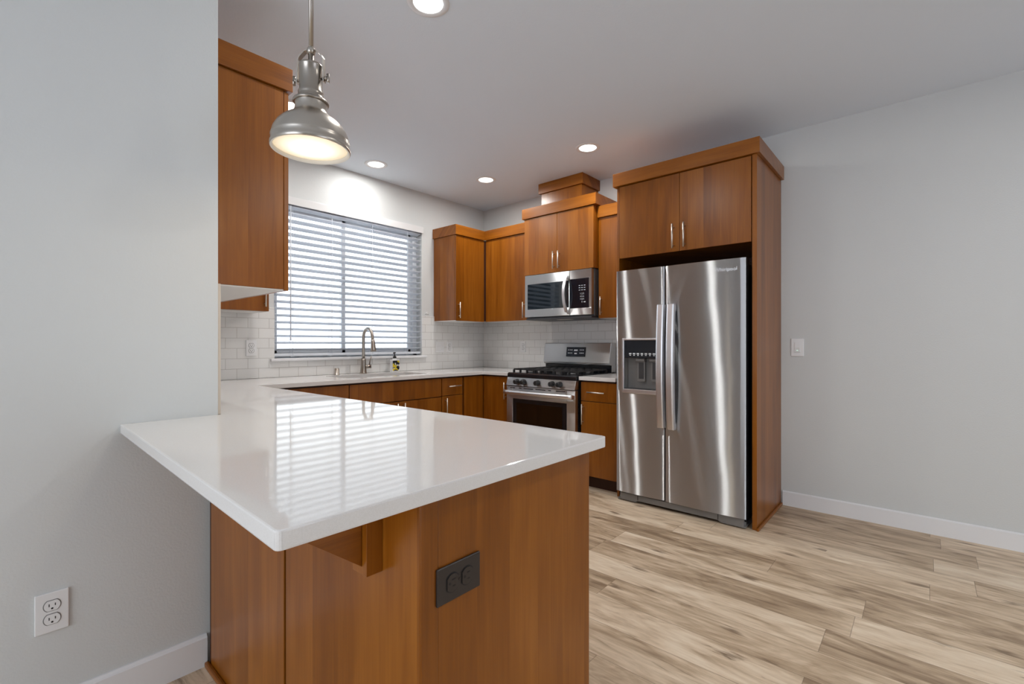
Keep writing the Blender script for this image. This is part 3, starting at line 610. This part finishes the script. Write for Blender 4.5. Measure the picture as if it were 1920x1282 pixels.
# backguard
bgd = MB().prism([(3.835, .9225), (3.835, .985), (3.800, .992), (3.790, 1.01), (3.820, 1.188), (3.835, 1.194), (3.905, 1.194), (3.905, .9225)], RY0, RY1, 'y', .003).build('backguard', 'appliance_steel', s)
box('lower_panel', 'black_enamel', bgd, 3.828, 3.8348, RY0 + .002, RY1 - .002, .9228, .985, .001)
dm = Matrix.Translation((3.8045, 2.520, 1.108)) @ Matrix.Rotation(math.atan2(.030, .178), 4, 'Y')
b = MB(); b.box(-.0035, .004, -.108, .108, -.046, .046, .002); b.b.transform(dm); ds = b.build('display', 'black_glass', bgd)
b = MB()
for r_, zz in enumerate((.018, -.012)):
    for yy_ in (-.085, -.068, -.05, .045, .064, .083): b.box(-.0041, -.0034, yy_ - .005, yy_ + .005, zz - .004, zz + .004)
b.box(-.0041, -.0034, -.02, .02, .008, .022); b.box(-.0041, -.0034, -.014, .014, -.022, -.010); b.b.transform(dm); b.build('touch_marks', 'marks', ds)
for yy_, xx, rr in ((2.755, 3.42, .045), (2.755, 3.68, .038), (2.526, 3.55, .05), (2.297, 3.42, .05), (2.297, 3.68, .034)):
    bu = MB().lathe([(.001, .9222), (rr, .9222), (rr, .930), (rr * .9, .934), (.001, .934)], (xx, yy_, 0), 28).build('burner', 'mid_grey', s)
    MB().lathe([(rr * .72, .9342), (rr * .75, .941), (rr * .65, .944), (.001, .9445)], (xx, yy_, 0), 28).build('burner_cap', 'cast_iron', bu)
def bars(b, x0, x1, y0, y1):
    g = .011; zt0, zt1 = .944, .957
    for yy_ in (y0, (y0 * 2 + y1) / 3, (y0 + 2 * y1) / 3, y1): b.box(x0, x1, yy_ - g / 2, yy_ + g / 2, zt0, zt1, .002)
    for xx in (x0, (x0 * 3 + x1) / 4, (x0 + x1) / 2, (x0 + 3 * x1) / 4, x1): b.box(xx - g / 2, xx + g / 2, y0, y1, zt0, zt1, .002)
    for xx in (x0, (x0 + x1) / 2, x1):
        for yy_ in (y0, (y0 * 2 + y1) / 3, (y0 + 2 * y1) / 3, y1): b.box(xx - .008, xx + .008, yy_ - .008, yy_ + .008, .9222, zt0 + .004, .002)
for y0, y1 in ((2.638, 2.872), (2.418, 2.628), (2.180, 2.408)):
    b = MB(); bars(b, 3.305, 3.785, y0, y1); b.build('grate', 'cast_iron', s)

# ------------------------------------------------------------------ microwave
s = thing('microwave', 'stainless over-the-range microwave with arched handle', 'microwave', (3.72, 2.535, 1.42))
MX = 3.512
box('body', 'dark_grey', s, 3.556, 3.92, 2.160, 2.912, 1.428, 1.842, .003)
b = MB(); ky0, ky1 = 2.166, 2.395                      # control column, then the door
y0, y1, z0, z1 = 2.395, 2.912, 1.440, 1.838; gy0, gy1, gz0, gz1 = 2.402, 2.880, 1.512, 1.752
b.box(MX, 3.556, y0, y1, z0, gz0, .002); b.box(MX, 3.556, y0, y1, gz1, z1, .002); b.box(MX, 3.556, gy1, y1, gz0, gz1, .001); b.box(MX, 3.556, y0, gy0, gz0, gz1, .0005)
dr = b.build('door', 'appliance_steel', s); box('window', 'micro_glass', dr, MX + .001, 3.55, gy0, gy1, gz0, gz1, .001)
hst = []
for i in range(17):
    t_ = i / 16; zz = 1.470 + .325 * t_; hst.append((MX - .012 - .046 * (1 - (2 * t_ - 1) ** 2), 2.420, zz))
b = MB(); rg = []
for i, p in enumerate(hst):
    a_, c_ = Vector(hst[max(i - 1, 0)]), Vector(hst[min(i + 1, 16)]); d_ = (c_ - a_).normalized(); nx = Vector((d_.z, 0, -d_.x)); p = Vector(p)
    rg.append([b.b.verts.new(p + nx * u_ * .006 + Vector((0, v_ * .014, 0))) for u_, v_ in ((-1, -1), (-1, 1), (1, 1), (1, -1))])
for a_, c_ in zip(rg, rg[1:]):
    for k in range(4): b.b.faces.new((a_[k], a_[(k + 1) % 4], c_[(k + 1) % 4], c_[k]))
b.b.faces.new(rg[0]); b.b.faces.new(rg[-1])
for zz in (1.468, 1.775): b.box(MX - .014, MX + .001, 2.408, 2.432, zz, zz + .022, .002)
b.build('handle', 'handle_steel', dr)
b = MB(); b.box(MX, 3.556, ky0, ky1 - .003, z0, 1.500, .002); b.box(MX, 3.556, ky0, ky1 - .003, 1.760, z1, .002); b.box(MX, 3.556, ky0, 2.192, 1.500, 1.760, .001); cpn = b.build('control_column', 'appliance_steel', s)
kp = box('keypad', 'black_glass', cpn, MX - .001, 3.55, 2.1925, ky1 - .003, 1.500, 1.760, .004)
b = MB(); rows = ['1 2 3', '4 5 6', '7 8 9', '0']
for i, t_ in enumerate(rows): text_mesh(b, t_, .020, .0002, Matrix.Translation((MX - .0014, 2.262, 1.625 - i * .024)) @ FACE_MX)
for i in range(3):
    for k in range(3): b.box(MX - .0016, MX - .0010, 2.262 + (k - 1) * .026 - .008, 2.262 + (k - 1) * .026 + .008, 1.655 + i * .020, 1.660 + i * .020)
b.box(MX - .0016, MX - .0010, 2.225, 2.245, 1.548, 1.556)
b.build('key_marks', 'marks', kp)
b = MB(); b.box(3.52, 3.9, 2.17, 2.905, 1.412, 1.4275, .003); b.build('underside', 'dark_grey', s)
MB().box(3.60, 3.66, 2.45, 2.60, 1.4105, 1.4118).build('task_light', 'shade_inside', s)

# ------------------------------------------------------------------ ceiling lights
def recessed():
    c = thing('recessed_light', '', 'ceiling light', (0, 0, 0))
    MB().lathe([(.067, -.0005), (.069, -.004), (.094, -.0035), (.097, -.0005)], (0, 0, 0), 48).build('trim_ring', 'white_trim', c, False)
    MB().lathe([(.001, -.0022), (.067, -.0022)], (0, 0, 0), 40).build('lens', 'lens_white', c, False)
    return c
proto = recessed(); first = True
def can(x, y, label, power=1.0):
    global first
    if first: c = proto; first = False
    else:
        c = proto.copy(); COL.objects.link(c)
        for q in proto.children:
            if q.type == 'MESH': k = q.copy(); COL.objects.link(k); k.parent = c
    c.location = (x, y, ZC); c['label'] = label; c['group'] = 'recessed ceiling lights'
    l = bpy.data.lights.new('can_lamp', 'AREA'); l.shape = 'DISK'; l.size = .13; l.energy = CAN_POWER * power; l.color = (1, .985, .96); l.spread = R(178)
    lo = bpy.data.objects.new('can_lamp', l); COL.objects.link(lo); lo.parent = c; lo.location = (0, 0, -.006)
can(1.366, 1.706, 'large lit recessed ceiling light cut by the top edge of the photo', .8)
can(2.296, 3.581, 'lit recessed ceiling light close above the window wall', .7)
can(3.199, 3.134, 'lit recessed ceiling light nearest the far corner above the microwave')
can(3.211, 2.015, 'lit recessed ceiling light in front of the refrigerator cabinet')
can(1.372, 3.130, 'lit recessed ceiling light half hidden behind the pendant shade and the near upper cabinet')
can(2.2, -.9, 'added unseen ceiling light over the open floor, brightening the bare right wall', 1.8)  # out-of-view lamp added to lift the peninsula end and right wall
can(-1.5, -1.7, 'added unseen ceiling light over the dining side, farthest from the kitchen', .3)  # out-of-view lamp added as weak fill behind the camera

# ------------------------------------------------------------------ pendant
PX, PY, PZ = .7205, 1.499, 1.8135
s = thing('pendant_lamp', 'brushed nickel pendant lamp with bell shade hanging over the peninsula', 'pendant light', (PX, PY, PZ))
O = (PX, PY, PZ)
sh = MB().lathe([(.1195, -.004), (.1215, -.002), (.1215, .008), (.1190, .012), (.1185, .026), (.1195, .029), (.1185, .032), (.113, .052), (.102, .072), (.086, .089), (.068, .102), (.055, .112), (.0495, .124), (.048, .140), (.0485, .146)], O).build('shade', 'nickel', s)
MB().lathe([(.1195, -.004), (.1135, -.002), (.113, .010), (.110, .045), (.094, .072), (.066, .096), (.05, .108), (.001, .108)], O).build('shade_lining', 'shade_inside', sh)
MB().lathe([(.001, -.001), (.03, -.0005), (.07, .002), (.112, .0075)], O).build('diffuser', 'lens_warm', sh)['label'] = 'frosted glowing diffuser'
MB().lathe([(.0485, .146), (.054, .147), (.055, .151), (.052, .156), (.043, .159), (.040, .163), (.040, .168), (.037, .171), (.0385, .176), (.0385, .184), (.035, .188), (.0355, .262), (.037, .264), (.037, .270), (.0335, .273), (.010, .276), (.0085, .278), (.0085, .318), (.001, .318)], O).build('socket_cap', 'nickel_dark', s)
MB().lathe([(.001, .306), (.011, .308), (.0145, .318), (.011, .328), (.0075, .332), (.001, .334)], O, 24).build('swivel_joint', 'nickel', s)
MB().cyl((PX, PY, PZ + .33), (PX, PY, ZC - .02), .0072, n=20).build('rod', 'nickel_dark', s)
MB().lathe([(.001, -.030), (.02, -.028), (.058, -.014), (.062, -.001), (.001, -.0005)], (PX, PY, ZC)).build('canopy', 'nickel', s)
sd = Vector((.564, -.825, 0)).normalized(); fw = Vector((.825, .564, 0)); O_ = Vector(O)
b = MB()
for sg in (-1, 1):
    path = [(.010, .320), (.020, .318), (.038, .300), (.042, .292), (.046, .215)]; rg = []
    for i, (r_, z_) in enumerate(path):
        p = O_ + sd * sg * r_ + Vector((0, 0, z_)); d0 = path[max(i - 1, 0)]; d1 = path[min(i + 1, 4)]; dv = Vector((d1[0] - d0[0], d1[1] - d0[1])).normalized(); nv = sd * sg * dv.y - Vector((0, 0, dv.x))
        rg.append([b.b.verts.new(p + nv * a_ * .0015 + fw * c_ * .008) for a_, c_ in ((-1, -1), (-1, 1), (1, 1), (1, -1))])
    for a_, c_ in zip(rg, rg[1:]):
        for k in range(4): b.b.faces.new((a_[k], a_[(k + 1) % 4], c_[(k + 1) % 4], c_[k]))
    b.b.faces.new(rg[0]); b.b.faces.new(rg[-1])
yk = b.build('yoke', 'nickel', s)
for sg in (-1, 1):
    q = O_ + Vector((0, 0, .226)); b = MB(); b.cyl(q + sd * sg * .034, q + sd * sg * .062, .004, n=12); b.cyl(q + sd * sg * .048, q + sd * sg * .056, .0075, n=16); b.tube([q + sd * sg * .058 + Vector((0, 0, -.014)), q + sd * sg * .060, q + sd * sg * .058 + Vector((0, 0, .014))], .004, 10, [.005, .0035, .005]); b.build('wing_nut', 'nickel_dark', yk)
l = bpy.data.lights.new('pendant_lamp_light', 'AREA'); l.shape = 'DISK'; l.size = .05; l.energy = PENDANT_POWER; l.color = (1, .82, .58)
lo = bpy.data.objects.new('pendant_lamp_light', l); COL.objects.link(lo); lo.parent = s; lo.location = (0, 0, -.006)
